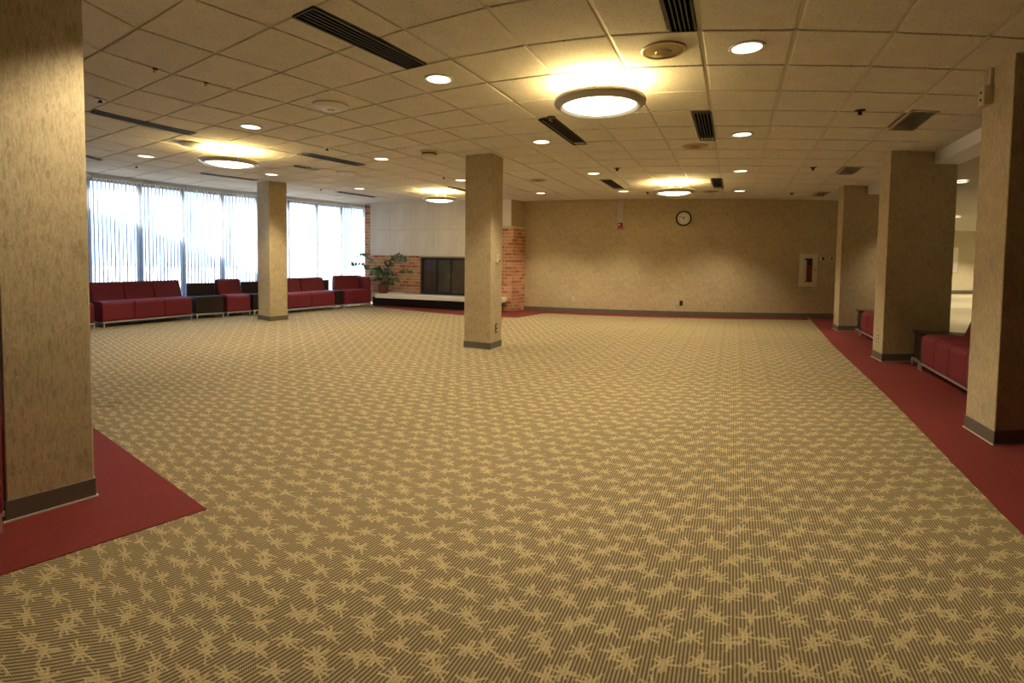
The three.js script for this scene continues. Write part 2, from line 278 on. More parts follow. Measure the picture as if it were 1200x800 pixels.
// ---------------------------------------------------------------- ceiling tiles, grid, vents
function planBox(i0, i1, j0, j1, y0, y1) { return prism([grid(i0, j0), grid(i1, j0), grid(i1, j1), grid(i0, j1)], y0, y1); }
function tileGeo(i0, i1, j0, j1) {                          // tegular tile: the face hangs below the grid
  const e = 0.022, f = 0.036, T = [[i0 + e, j0 + e], [i1 - e, j0 + e], [i1 - e, j1 - e], [i0 + e, j1 - e]], F = [[i0 + f, j0 + f], [i1 - f, j0 + f], [i1 - f, j1 - f], [i0 + f, j1 - f]];
  const P = [], U = [], y1 = H + 0.018, yf = H, ym = H + 0.003, t = T.map(q => grid(...q)), b = F.map(q => grid(...q));
  const uvs = (q) => [q[0] * 0.6, q[1] * 0.6];
  for (let k = 0; k < 4; k++) { const l = (k + 1) % 4; quad(P, U, [t[k][0], y1, t[k][1]], [t[k][0], ym, t[k][1]], [t[l][0], ym, t[l][1]], [t[l][0], y1, t[l][1]], uvs(T[k]), uvs(T[k]), uvs(T[l]), uvs(T[l]));
    quad(P, U, [t[k][0], ym, t[k][1]], [b[k][0], yf, b[k][1]], [b[l][0], yf, b[l][1]], [t[l][0], ym, t[l][1]], uvs(T[k]), uvs(F[k]), uvs(F[l]), uvs(T[l])); }
  quad(P, U, [b[0][0], yf, b[0][1]], [b[3][0], yf, b[3][1]], [b[2][0], yf, b[2][1]], [b[1][0], yf, b[1][1]], uvs(F[0]), uvs(F[3]), uvs(F[2]), uvs(F[1]));
  return triMesh(P, U);
}
{
  const list = [], I0 = -13, I1 = 9, J1 = 20;
  const ok = (i, j) => { const u = -2.6609 + 0.6 * i, v = 1.2041 + 0.6818 * j; const s = Math.atan2(u, v); return v > 0.3 && s > -1.40 && s < 1.02; };
  const inside = (p) => { for (let k = 0; k < W.length - 1; k++) { const a = W[k], b = W[k + 1]; if ((p[0] - a[0]) * (b[1] - a[1]) - (p[1] - a[1]) * (b[0] - a[0]) > 0.02 && p[1] < a[1] + 0.6 && p[1] > b[1] - 0.6) return false; } return true; };
  for (let j = -1; j < J1; j++) for (let i = I0; i < I1; i++) {
    if (![[i, j], [i + 1, j], [i, j + 1], [i + 1, j + 1]].every(q => ok(...q))) continue;
    const c = grid(i + 0.5, j + 0.5); if (!inside(c) || c[1] < -16.5 || c[1] > -0.6) continue;
    let cuts = [[i, i + 1]];
    for (const [a, b, r0, r1] of [...vents, ...squareVents]) if (j >= Math.round(r0) && j < Math.round(r1) && Math.floor((a + b) / 2) === i) cuts = [[i, a], [b, i + 1]].filter(q => q[1] - q[0] > 0.1);
    for (const [a, b] of cuts) { const seen = Math.abs(c[0]) < -c[1] * 1.02 + 0.3 && 1.5 / -c[1] < 0.62; list.push({ i, j, a, b, d: Math.hypot(...c) + (seen ? 0 : 100) }); }
  }
  list.sort((p, q) => p.d - q.d);
  const rest = [];
  list.forEach((t, k) => { const g = tileGeo(t.a, t.b, t.j, t.j + 1); if (k < 300) part('ceiling_tile', g, tileMats[(t.i * 7 + t.j * 3 + 700) % 4], ceiling); else rest.push(g); });
  if (rest.length) { const m = part('ceiling_tile', rest, tileMats[0], ceiling); m.userData.kind = 'stuff'; }
  const runner = (pts, w) => { const P = [], U = []; for (let k = 0; k < pts.length - 1; k++) { const [a, b] = [pts[k], pts[k + 1]], l = Math.hypot(b[0] - a[0], b[1] - a[1]), n = [(b[1] - a[1]) / l * w, -(b[0] - a[0]) / l * w]; for (const [y, f] of [[H + 0.010, 1], [H + 0.022, -1]]) quad(P, U, [a[0] + n[0], y, a[1] + n[1]], [a[0] - n[0], y, a[1] - n[1]], [b[0] - n[0], y, b[1] - n[1]], [b[0] + n[0], y, b[1] + n[1]], [0, 0], [0, 0], [0, 0], [0, 0]); } return triMesh(P, U); };
  for (let i = I0; i <= I1; i++) { const pts = []; for (let j = -1; j <= J1; j++) { const p = grid(i, j); if (ok(i, j) && inside(p)) pts.push(p); } if (pts.length > 1) part('grid_runner', runner(pts, 0.013), teeMat, ceiling); }
  for (let j = -1; j <= J1; j++) { const runs = [[]]; for (let i = I0; i <= I1; i++) { const p = grid(i, j); if (!ok(i, j) || !inside(p)) continue; runs[runs.length - 1].push(p);
    for (const [a, b, r0, r1] of [...vents, ...squareVents]) if (Math.floor((a + b) / 2) === i && j > r0 + 0.12 && j < r1 - 0.12) { runs[runs.length - 1].push(grid(Math.max(a, i + 0.001), j)); runs.push([grid(Math.min(b, i + 0.999), j)]); } }
    const g = runs.filter(q => q.length > 1).map(q => runner(q, 0.013)); if (g.length) part('cross_tee', g, teeMat, ceiling); }
}
const ductLiner = M({ color: lin(0.26, 0.26, 0.25), roughness: 0.9 });                  // plain grey sheet metal, open 0.7 m up
const duct = (i0, i1, j0, j1) => { const a = 0.012; return [planBox(i0, i0 + a, j0, j1, H + 0.004, H + 0.70), planBox(i1 - a, i1, j0, j1, H + 0.004, H + 0.70), planBox(i0, i1, j0, j0 + a, H + 0.004, H + 0.70), planBox(i0, i1, j1 - a, j1, H + 0.004, H + 0.70), planBox(i0, i1, j0, j1, H + 0.70, H + 0.71)]; };
for (const [i0, i1, j0, j1, label] of vents) {
  const c = grid((i0 + i1) / 2, (j0 + j1) / 2), o = thing('slot_vent', label, 'vent', [c[0], H - 0.006, c[1]], 0, 'black slot vents in the ceiling');
  const e = 0.025, er = 0.02, ventBlack = M({ color: lin(0.030, 0.029, 0.028), roughness: 0.6 });
  part('duct', duct(i0, i1, j0, j1), ductLiner, o, true);
  part('frame', [planBox(i0, i0 + e, j0, j1, H - 0.006, H + 0.01), planBox(i1 - e, i1, j0, j1, H - 0.006, H + 0.01), planBox(i0, i1, j0, j0 + er, H - 0.006, H + 0.01), planBox(i0, i1, j1 - er, j1, H - 0.006, H + 0.01)], ventBlack, o, true);
  for (let k = 1; k < 5; k++) { const x = i0 + e + (i1 - i0 - 2 * e) * k / 5; part('slat', planBox(x - 0.007, x + 0.007, j0 + er, j1 - er, H - 0.004, H + 0.075), ventBlack, o, true); }
}
for (const [i0, i1, j0, j1, label] of squareVents) {
  const c = grid((i0 + i1) / 2, (j0 + j1) / 2), o = thing('return_grille', label, 'vent', [c[0], H - 0.012, c[1]], 0, 'louvred return grilles beside the columns');
  part('duct', duct(i0, i1, j0, j1), ductLiner, o, true);
  const e = 0.03;
  part('frame', [planBox(i0, i0 + e, j0, j1, H - 0.012, H), planBox(i1 - e, i1, j0, j1, H - 0.012, H), planBox(i0, i1, j0, j0 + e, H - 0.012, H), planBox(i0, i1, j1 - e, j1, H - 0.012, H)], teeMat, o, true);
  for (let k = 0; k < 9; k++) { const x = i0 + e + (i1 - i0 - 2 * e) * (k + 0.5) / 9; part('louvre', planBox(x - 0.012, x + 0.012, j0 + e, j1 - e, H - 0.010, H - 0.007), steel, o, true); }
}

// ---------------------------------------------------------------- columns
const column = (fp, label, name = 'column') => {
  const c = fp.reduce((a, p) => [a[0] + p[0] / fp.length, a[1] + p[1] / fp.length], [0, 0]);
  const o = thing(name, label, 'column', [c[0], 0, c[1]]);
  part('shaft', prism(chamfer(fp, 0.006), 0, H + 0.02), wallpaper, o, true);
  part('base_trim', prism(chamfer(grow(fp, 0.008), 0.006), 0.006, 0.105), vinyl, o, true);
  part('caulk_line', prism(grow(fp, 0.014), 0.0, 0.012), caulk, o, true);
  return o;
};
const para = (p, a, b) => [p, a, [a[0] + b[0] - p[0], a[1] + b[1] - p[1]], b];   // corner nearest the middle of the hall first
column(para([-0.30, -7.36], [-0.69, -7.55], [-0.15, -7.72]), 'square wallpapered column standing alone in the middle of the carpet');
column(para([-4.79, -10.29], [-5.18, -10.60], [-4.58, -10.60]), 'square wallpapered column in front of the window side sofas');
column(para([-2.22, -2.73], [-2.425, -2.455], [-2.66, -3.10]), 'large wallpapered column standing on the burgundy corner of the carpet');
column(para([3.49, -3.70], [3.64, -4.11], [4.0, -3.78]), 'wallpapered column with a small junction box near the ceiling');
column(para([4.93, -6.87], [5.05, -7.23], [5.88, -6.95]), 'wide wallpapered column between the two burgundy side benches');
column(para([6.26, -9.93], [6.40, -10.31], [7.10, -10.06]), 'wallpapered column closest to the far wall in the side row');

// ---------------------------------------------------------------- lamps
function downlight(x, z, label, group, power = 1) {
  const o = thing('downlight', label, 'light', [x, H - 0.012, z], 0, group);
  part('trim_ring', lathe([[0.098, 0.012], [0.118, 0.012], [0.118, 0.004], [0.108, 0], [0.098, 0.003]], 32), whitePlastic, o);
  part('lens', lathe([[0, 0.002], [0.06, 0.003], [0.099, 0.006], [0.099, 0.012], [0, 0.012]], 32), M({ color: lin(0.9, 0.85, 0.7), emissive: lin(1, 0.86, 0.60), emissiveIntensity: 2.6, roughness: 0.5 }), o);
  const l = new THREE.SpotLight(DOWN, 13.5 * power, 0, 0.94, 0.40, 2); l.position.set(0, -0.02, 0); l.target.position.set(0, -2, 0); l.castShadow = true; l.shadow.radius = 3; o.add(l, l.target);
}
const DL = 'round recessed downlight glowing in a ceiling tile of the carpeted hall', DG = 'downlights over the carpet';
for (const [i, j] of [[4.5, 4.45], [0.48, 4.54], [-3.58, 4.54], [4.51, 8.59], [0.42, 8.72], [-7.75, 4.6], [4.53, 12.7], [4.55, 16.7], [0.45, 12.85], [0.51, 16.75], [-7.8, 8.6], [-3.83, 8.75], [-8.0, 12.8], [-3.9, 12.88], [-2.64, 16.72]]) { const p = grid(i, j); downlight(p[0], p[1], DL, DG); }
for (const [i, j, k] of [[0.5, 0.5, 0.65], [4.5, 0.5, 0.5]]) { const p = grid(i, j); downlight(p[0], p[1], DL, DG, k); }  // out of view overhead, placed to light the near column and foreground carpet
for (const p of [[7.99, -9.38, 0.7], [13.72, -16.18], [9.4, -4.6], [18.6, -20.6], [11.5, -12.2], [16.2, -17.6], [20.4, -21.6]]) downlight(p[0], p[1], 'round recessed downlight over the pale floor of the side hall', 'downlights in the side hall', p[2] ?? 1.9);  // after the first pair, lamps out of view that light the side hall

function domeLight(x, z, label) {
  const o = thing('drum_ceiling_light', label, 'light', [x, H - 0.245, z], 0, 'large round ceiling lights');
  part('rim', lathe([[0.300, 0.055], [0.318, 0.030], [0.335, 0.030], [0.350, 0.052], [0.372, 0.060], [0.378, 0.075], [0.372, 0.098], [0.330, 0.105], [0.300, 0.100]], 64), M({ color: lin(0.55, 0.52, 0.47), roughness: 0.35, metalness: 0.3 }), o);
  part('bowl', lathe([[0, 0], [0.10, 0.004], [0.20, 0.021], [0.27, 0.042], [0.306, 0.060], [0.300, 0.066], [0, 0.066]], 64), M({ color: lin(0.9, 0.87, 0.8), emissive: lin(1, 0.90, 0.66), emissiveIntensity: 6, roughness: 0.4 }), o);
  part('hanger', [cyl(0.05, 0.05, 0.04, 0, 0.232, 0), cyl(0.012, 0.012, 0.16, 0.12, 0.155, 0, 8), cyl(0.012, 0.012, 0.16, -0.06, 0.155, 0.104, 8), cyl(0.012, 0.012, 0.16, -0.06, 0.155, -0.104, 8)], whitePlastic, o);
  part('reflector_pan', lathe([[0, 0.072], [0.29, 0.072], [0.29, 0.080], [0, 0.080]], 48), whitePlastic, o);
  const dn = new THREE.RectAreaLight(WARM, 6, 0.46, 0.46); dn.position.set(0, -0.012, 0); dn.rotation.x = -Math.PI / 2; o.add(dn);
  const up = new THREE.RectAreaLight(lin(1, 0.72, 0.28), 75, 0.44, 0.44); up.position.set(0, 0.086, 0); up.rotation.x = Math.PI / 2; o.add(up);
}
for (const p of [[0.71, -4.40, 'large round ceiling light with grey rim beside the biggest brass plate'], [-3.96, -7.33, 'large round ceiling light above the three seat sofa beside a white diffuser'], [3.02, -9.84, 'large round ceiling light just in front of the wall clock'], [-1.62, -11.57, 'large round ceiling light hanging before the limestone fireplace hood']]) domeLight(...p);

// ---------------------------------------------------------------- other things in the ceiling
function speaker(i, j, r, label) { const p = grid(i, j), o = thing('ceiling_speaker', label, 'speaker', [p[0], H - 0.02, p[1]], 0, 'round metal plates in the ceiling');
  part('rim', lathe([[r * 0.86, 0.02], [r, 0.02], [r, 0.012], [r * 0.95, 0.004], [r * 0.86, 0.008]], 48), brass, o);
  part('plate', lathe([[0, 0.0], [r * 0.42, 0.002], [r * 0.46, 0.008], [r * 0.88, 0.011], [r * 0.88, 0.02], [0, 0.02]], 48), new THREE.MeshPhysicalMaterial({ color: lin(0.36, 0.30, 0.18), metalness: 1, roughness: 0.30, anisotropy: 0.8 }), o); part('hub', lathe([[0, -0.006], [r * 0.30, -0.004], [r * 0.36, 0.001], [r * 0.36, 0.004], [0, 0.004]], 40), new THREE.MeshPhysicalMaterial({ color: lin(0.24, 0.19, 0.11), metalness: 1, roughness: 0.34 }), o); }
for (const [i, j, label] of [[3.55, 4.47, 'round brass spun plate in the ceiling between the large round light and a downlight'], [3.55, 9.63, 'round brass plate in the ceiling at the end of a black slot vent'], [3.56, 16.89, 'round brass plate in the ceiling above the clock, by a black vent'], [-1.61, 13.74, 'round brass plate in the ceiling in front of the brick pier']]) speaker(i, j, 0.155, label);
function roundDiffuser(i, j, r, label) { const p = grid(i, j), o = thing('air_diffuser', label, 'diffuser', [p[0], H - 0.05, p[1]], 0, 'white round diffusers');
  part('collar', lathe([[r * 0.8, 0.05], [r, 0.05], [r * 0.97, 0.03], [r * 0.8, 0.02]], 48), whitePlastic, o);
  part('cone', lathe([[0, 0.0], [r * 0.55, 0.004], [r * 0.78, 0.02], [r * 0.72, 0.026], [0, 0.03]], 48), whitePlastic, o);
  part('hub', [cyl(r * 0.18, r * 0.22, 0.016, 0, 0.002, 0), cyl(r * 0.2, r * 0.2, 0.03, 0, 0.035, 0)], creamPlastic, o); }
roundDiffuser(-1.58, 4.57, 0.165, 'white round air diffuser with raised centre near the long five slot vent');
roundDiffuser(-5.64, 4.58, 0.165, 'white round air diffuser beside the round light over the sofas');
roundDiffuser(-5.97, 9.84, 0.165, 'flat looking white round diffuser near the column before the sofas');
{ const p = grid(-2.33, 8.63), o = thing('smoke_detector', 'white domed smoke detector on the ceiling near the lone middle column', 'detector', [p[0], H - 0.075, p[1]]);
  part('base_plate', cyl(0.125, 0.125, 0.022, 0, 0.064, 0, 32), creamPlastic, o); part('dome', lathe([[0, 0], [0.07, 0.003], [0.095, 0.02], [0.105, 0.05], [0, 0.055]], 32), creamPlastic, o); part('sensor_band', lathe([[0.098, 0.026], [0.103, 0.026], [0.106, 0.04], [0.098, 0.04]], 32), darkMetal, o); }
for (const [i, j, white] of [[-3.99, 1.85, 1], [6.31, 6.9, 0], [6.33, 12.09, 0], [6.34, 17.18, 0], [1.26, 6.99, 0], [1.29, 12.16, 0], [1.32, 17.08, 0], [-3.96, 6.95, 1], [-9.29, 5.12, 1], [-4.04, 12.07, 1], [-9.12, 11.98, 1]]) {
  const p = grid(i, j), o = thing('sprinkler_head', white ? 'small pale sprinkler head with flared white plate' : 'small dark bronze sprinkler head in the ceiling', 'sprinkler', [p[0], H - 0.045, p[1]], 0, white ? 'pale sprinklers' : 'dark sprinklers');
  part('escutcheon', lathe([[0, 0.045], [0.048, 0.045], [0.044, 0.037], [0.016, 0.033], [0, 0.033]], 24), white ? whitePlastic : darkMetal, o);
  part('frame', [cyl(0.013, 0.013, 0.028, 0, 0.022, 0, 12), box(0.006, 0.026, 0.008, 0.014, 0.014, 0), box(0.006, 0.026, 0.008, -0.014, 0.014, 0)], darkMetal, o);
  part('deflector', cyl(0.024, 0.02, 0.005, 0, 0.0025, 0, 16), white ? steel : darkMetal, o);
}
for (const [i, j] of [[-2.0, 1.75], [-2.0, 2.53]]) { const p = grid(i, j), o = thing('ceiling_hook', 'tiny brown hook clipped to the ceiling grid', 'hook', [p[0], H - 0.022, p[1]], 0, 'hooks on the ceiling grid'); part('clip', box(0.03, 0.012, 0.03, 0, 0.027, 0), darkMetal, o); part('bent_wire', new THREE.TorusGeometry(0.012, 0.003, 6, 14, 4.6).translate(0, 0.008, 0), darkMetal, o); }

// ---------------------------------------------------------------- seating
const rail = (L, D) => [box(L, 0.018, 0.02, L / 2, 0.089, -0.008), box(L, 0.022, 0.022, L / 2, 0.089, -D + 0.05), box(0.022, 0.022, D - 0.07, 0.02, 0.089, -D / 2), box(0.022, 0.022, D - 0.07, L - 0.02, 0.089, -D / 2)];
const railLegs = (o, L, D) => { for (const x of [0.02, L - 0.02]) for (const z of [-0.004, -D + 0.05]) part('leg', rbox(0.020, 0.082, 0.020, 0.003, x, 0.041, z, 1), chrome, o); };
const turnOf = (a, b) => Math.atan2(-(b[1] - a[1]), b[0] - a[0]);
const seatProfile = (D) => { const p = []; for (let k = 0; k <= 8; k++) { const a = k / 8 * Math.PI / 2; p.push([-0.07 + 0.07 * Math.cos(a), 0.385 + 0.07 * Math.sin(a)]); } return [[-0.02, 0.10], [0, 0.14], ...p, [-D * 0.5, 0.465], [-D + 0.18, 0.445], [-D + 0.03, 0.42], [-D + 0.03, 0.10]]; };
const backProfile = (D, top) => { const p = []; const w = 0.065; for (let k = 0; k <= 8; k++) { const a = k / 8 * Math.PI; p.push([-D + 0.005 + w + w * Math.cos(a), top - w + w * Math.sin(a)]); } return [[-D + 0.235, 0.43], [-D + 0.20, 0.52], ...p, [-D + 0.0, 0.5], [-D + 0.02, 0.14], [-D + 0.12, 0.14]]; };
function sofa(a, b, seats, label, { D = 0.60, top = 0.79, name = seats > 1 ? 'sofa' : 'lounge_chair', category = seats > 1 ? 'sofa' : 'chair', arm = false, group, plainSeats = 0, wide = 0 } = {}) {
  const L = Math.hypot(b[0] - a[0], b[1] - a[1]), o = thing(name, label, category, [a[0], 0, a[1]], turnOf(a, b), group);
  const sw = L / seats, g = 0.004;
  for (let k = 0; k < seats; k++) {
    part('seat', profile(seatProfile(D), sw - g, 0.018).translate(k * sw + g / 2, 0, 0), redFabric, o);
    if (k < plainSeats) continue;
    const bk = part('backrest', profile(backProfile(D, top), sw - 2 * g + wide, 0.022).translate(k * sw + g - wide, 0, 0), redFabric, o);
    if (k > plainSeats) part('seam_piping', box(0.005, 0.20, 0.006, 0, 0.62, -D + 0.150), redFabric, bk).position.x = k * sw;
  }
  if (arm) part('side_panel', rbox(0.13, 0.69, D, 0.05, L - 0.065, 0.445, -D / 2), redFabric, o);
  part('base_frame', rail(L, D), chrome, o); railLegs(o, L, D);
  return o;
}
function tableUnit(a, b, label, { D = 0.60, back = 0.71 } = {}) {
  const L = Math.hypot(b[0] - a[0], b[1] - a[1]), o = thing('end_table', label, 'table', [a[0], 0, a[1]], turnOf(a, b));
  part('table_top', rbox(L, 0.03, D - 0.04, 0.006, L / 2, 0.435, -(D - 0.04) / 2), darkWood, o);
  part('body', rbox(L - 0.012, 0.315, D - 0.05, 0.006, L / 2, 0.262, -D / 2), darkWood, o);
  if (back) part('back_panel', rbox(L, back - 0.10, 0.035, 0.006, L / 2, 0.10 + (back - 0.10) / 2, -D + 0.0175), darkWood, o);
  part('base_frame', rail(L, D), chrome, o); railLegs(o, L, D); return o;
}
sofa([-7.66, -7.66], [-7.27, -9.04], 2, 'burgundy sofa mostly hidden by the large corner column, before the three seat sofa', { D: 0.55 });
sofa([-7.22, -9.15], [-6.49, -10.54], 3, 'burgundy three seat armless sofa under the blinds beside a dark table', { D: 0.55 });
tableUnit([-6.45, -10.60], [-6.10, -11.00], 'dark wood end table with back panel between three seat sofa and single chair', { D: 0.56 });
sofa([-6.06, -11.05], [-5.77, -11.47], 1, 'burgundy single armless chair between two dark end tables', { D: 0.56 });
tableUnit([-5.73, -11.52], [-5.44, -11.93], 'dark wood end table beside the single chair, partly behind a column', { D: 0.56 });
sofa([-5.13, -11.81], [-4.43, -13.02], 2, 'burgundy two seat sofa beside the corner chair, partly behind a column', { D: 0.57 });
tableUnit([-4.41, -13.06], [-4.30, -13.25], 'narrow dark wood table squeezed between two seat sofa and corner chair', { D: 0.57 });
sofa([-4.265, -13.295], [-3.76, -13.91], 1, 'burgundy corner chair with wrapped side next to the hearth', { D: 0.57, top: 0.82, name: 'corner_chair', category: 'chair', arm: true, wide: 0.035 });
tableUnit([5.22, -6.74], [5.03, -6.37], 'low dark wood end table against the wide column', { D: 0.62, back: 0 });
sofa([5.0, -6.31], [4.28, -4.66], 4, 'burgundy bench sofa between the wide column and the junction box column', { D: 0.62 });
tableUnit([6.40, -9.64], [6.27, -9.33], 'low dark wood end table by the column closest to the far wall', { D: 0.62, back: 0 });
sofa([6.24, -9.26], [5.52, -7.55], 4, 'burgundy bench sofa half hidden behind the wide column', { D: 0.56, plainSeats: 1 });
{ const D = 0.60, f = [-2.31 - 0.8 * D, -2.34 - 0.6 * D]; sofa(f, [f[0] - 0.6 * 1.1, f[1] + 0.8 * 1.1], 2, 'burgundy sofa seen from behind beside the large corner column', { D, top: 0.745 }); }

// ---------------------------------------------------------------- fireplace
{
  const T = -0.3695, P = [-3.95, -14.5];
  const o = thing('fireplace', 'brick fireplace with pale limestone hood and dark glass doors in the corner', 'fireplace', [P[0], 0, P[1]], T);
  const core = M({ color: lin(0.70, 0.62, 0.50), roughness: 0.95 });
  part('masonry_core', [box(0.24, H, 0.7, -0.08, H / 2, -0.38), box(1.62, 1.36, 0.7, 0.83, 0.68, -0.38), box(0.78, 2.12, 0.55, 3.845, 1.06, -0.305), box(1.85, 0.36, 0.7, 2.53, 0.18, -0.38), box(4.2, H - 1.36, 0.6, 2.1, 1.36 + (H - 1.36) / 2, -0.36), box(2.2, 1.4, 0.1, 2.5, 0.7, -0.75)], core, o);
  // bricks: real blocks, joined; only a few pixels each in the photograph
  const bg = new THREE.BoxGeometry(1, 1, 1).toNonIndexed(), acc = { p: [], n: [], u: [], c: [] };
  const cols = [[0.66, 0.31, 0.15], [0.72, 0.37, 0.19], [0.58, 0.25, 0.12], [0.72, 0.43, 0.26], [0.46, 0.18, 0.09]];
  const brick = (cx, cy, cz, w, h, d, ry = 0) => { const m = new THREE.Matrix4().makeRotationY(ry).setPosition(cx, cy, cz).scale(new THREE.Vector3(w, h, d)), nm = new THREE.Matrix4().makeRotationY(ry), c = cols[Math.floor(rnd() * cols.length)], v = new THREE.Vector3();
    for (let k = 0; k < 36; k++) { v.fromBufferAttribute(bg.attributes.position, k).applyMatrix4(m); acc.p.push(v.x, v.y, v.z); v.fromBufferAttribute(bg.attributes.normal, k).applyMatrix4(nm); acc.n.push(v.x, v.y, v.z); acc.u.push(0, 0); const q = 0.9 + rnd() * 0.02; acc.c.push(c[0] * q, c[1] * q, c[2] * q); } };
  const ch = 0.0865, bl = 0.19, j = 0.018;
  const field = (x0, x1, y0, y1, z) => { for (let r = 0; y0 + (r + 1) * ch <= y1 + 0.03; r++) for (let x = x0 - (r % 2 ? bl / 2 : 0); x < x1 - 0.02; x += bl) { const a = Math.max(x0, x), b = Math.min(x1, x + bl); if (b - a > 0.04) brick((a + b) / 2, y0 + (r + 0.5) * ch, z - 0.067 + rnd() * 0.004, b - a - j, ch - j, 0.09); } };
  field(-0.20, 0.03, 1.36, H, 0); field(-0.20, 1.64, 0.34, 1.36, 0); field(3.45, 4.245, 0, 2.12, 0);
  const side = (y0, y1) => { const a = [4.20, -0.02], b = [4.40, -0.64], l = Math.hypot(b[0] - a[0], b[1] - a[1]), t = Math.atan2(-(b[1] - a[1]), b[0] - a[0]); for (let r = 0; y0 + (r + 1) * ch <= y1 + 0.03; r++) for (let x = (r % 2 ? -0.10 : 0); x < l - 0.02; x += bl) { const s = Math.max(0, x), e = Math.min(l, x + bl), m = (s + e) / 2 / l; if (e - s > 0.04) brick(a[0] + (b[0] - a[0]) * m, y0 + (r + 0.5) * ch, a[1] + (b[1] - a[1]) * m, e - s - j, ch - j, 0.09, t); } };
  side(0, 2.12);
  const g = new THREE.BufferGeometry(); for (const [k, q, n] of [['position', acc.p, 3], ['normal', acc.n, 3], ['uv', acc.u, 2], ['color', acc.c, 3]]) g.setAttribute(k, new THREE.Float32BufferAttribute(q, n));
  const bw = part('brickwork', g, M({ vertexColors: true, roughness: 0.9 }), o); bw.userData.kind = 'stuff'; bw.userData.label = 'orange red brickwork with pale joints';
  part('pier_filling', [box(0.22, 2.12, 0.40, 4.16, 1.06, -0.40), new THREE.BoxGeometry(0.57, 2.12, 0.074).rotateY(1.2587).translate(4.312, 1.06, -0.368)], core, o);
  // limestone hood, each slab a piece
  const xs = [0.03, 0.677, 1.341, 2.035, 2.72, 3.43], ys = [1.36, 2.05, H + 0.01]; let k = 0;
  for (let a = 0; a < xs.length - 1; a++) for (let b = 0; b < 2; b++) part('stone_slab', rbox(xs[a + 1] - xs[a] - 0.003, ys[b + 1] - ys[b] - 0.003, 0.06, 0.005, (xs[a] + xs[a + 1]) / 2, (ys[b] + ys[b + 1]) / 2, 0.015 + (k % 2) * 0.0015, 1), limestones[k++ % 4], o);
  part('stone_slab', rbox(0.77, H - 2.12, 0.06, 0.005, 3.82, (H + 2.13) / 2, 0.015, 1), limestones[1], o);
  part('side_return', [new THREE.BoxGeometry(0.66, H - 2.12, 0.05).rotateY(1.28).translate(4.29, (H + 2.13) / 2, -0.28)], wallpaper, o);
  // firebox with glass doors
  part('firebox', [box(1.80, 0.02, 0.5, 2.545, 0.37, -0.26), box(1.80, 0.95, 0.03, 2.545, 0.85, -0.5)], M({ map: grainTexture(0.7, 0.6, 1.3, 10, 60), color: lin(0.075, 0.06, 0.045), roughness: 0.9 }), o);
  part('door_frame', [box(0.05, 0.97, 0.05, 1.67, 0.835, 0.03), box(0.05, 0.97, 0.05, 3.42, 0.835, 0.03), box(1.80, 0.05, 0.05, 2.545, 0.375, 0.03), box(1.80, 0.05, 0.05, 2.545, 1.30, 0.03)], darkMetal, o);
  part('hood_trim', rbox(1.84, 0.035, 0.07, 0.006, 2.545, 1.342, 0.05), brass, o);
  for (let q = 0; q < 4; q++) { const x = 1.70 + 0.4225 * (q + 0.5), d = part('glass_door', box(0.405, 0.875, 0.008, x, 0.838, 0.028), smokedGlass, o); part('door_stile', [box(0.018, 0.88, 0.02, x - 0.202, 0.838, 0.03), box(0.018, 0.88, 0.02, x + 0.202, 0.838, 0.03)], darkMetal, d); if (q === 1 || q === 2) part('handle', rbox(0.014, 0.12, 0.025, 0.004, x + (q === 1 ? 0.17 : -0.17), 0.85, 0.05, 1), brass, d); }
  part('hearth_slab', rbox(3.55, 0.105, 0.56, 0.012, 2.33, 0.288, 0.28), limestones[0], o);
  part('shaded_hearth_base', box(3.73, 0.236, 0.15, 2.115, 0.118, 0.155), darkMetal, o);  // dark tone holds the shade under the slab overhang
  // grate with logs behind the doors
  part('grate', [0, 1, 2, 3, 4].map(q => cyl(0.008, 0.008, 0.3, 0, 0, 0, 6).rotateX(1.57).translate(2.25 + q * 0.14, 0.45, -0.25)).concat([0, 1].map(q => box(0.66, 0.02, 0.02, 2.53, 0.43, -0.15 - q * 0.2))), darkMetal, o);
  for (const [x, y, z, r] of [[2.5, 0.50, -0.2, 0.1], [2.56, 0.50, -0.32, -0.2], [2.52, 0.59, -0.26, 0.05]]) part('log', cyl(0.045, 0.05, 0.55, 0, 0, 0, 10).rotateZ(1.57).rotateY(r).translate(x, y, z), M({ color: lin(0.10, 0.06, 0.035), roughness: 0.95 }), o);
}
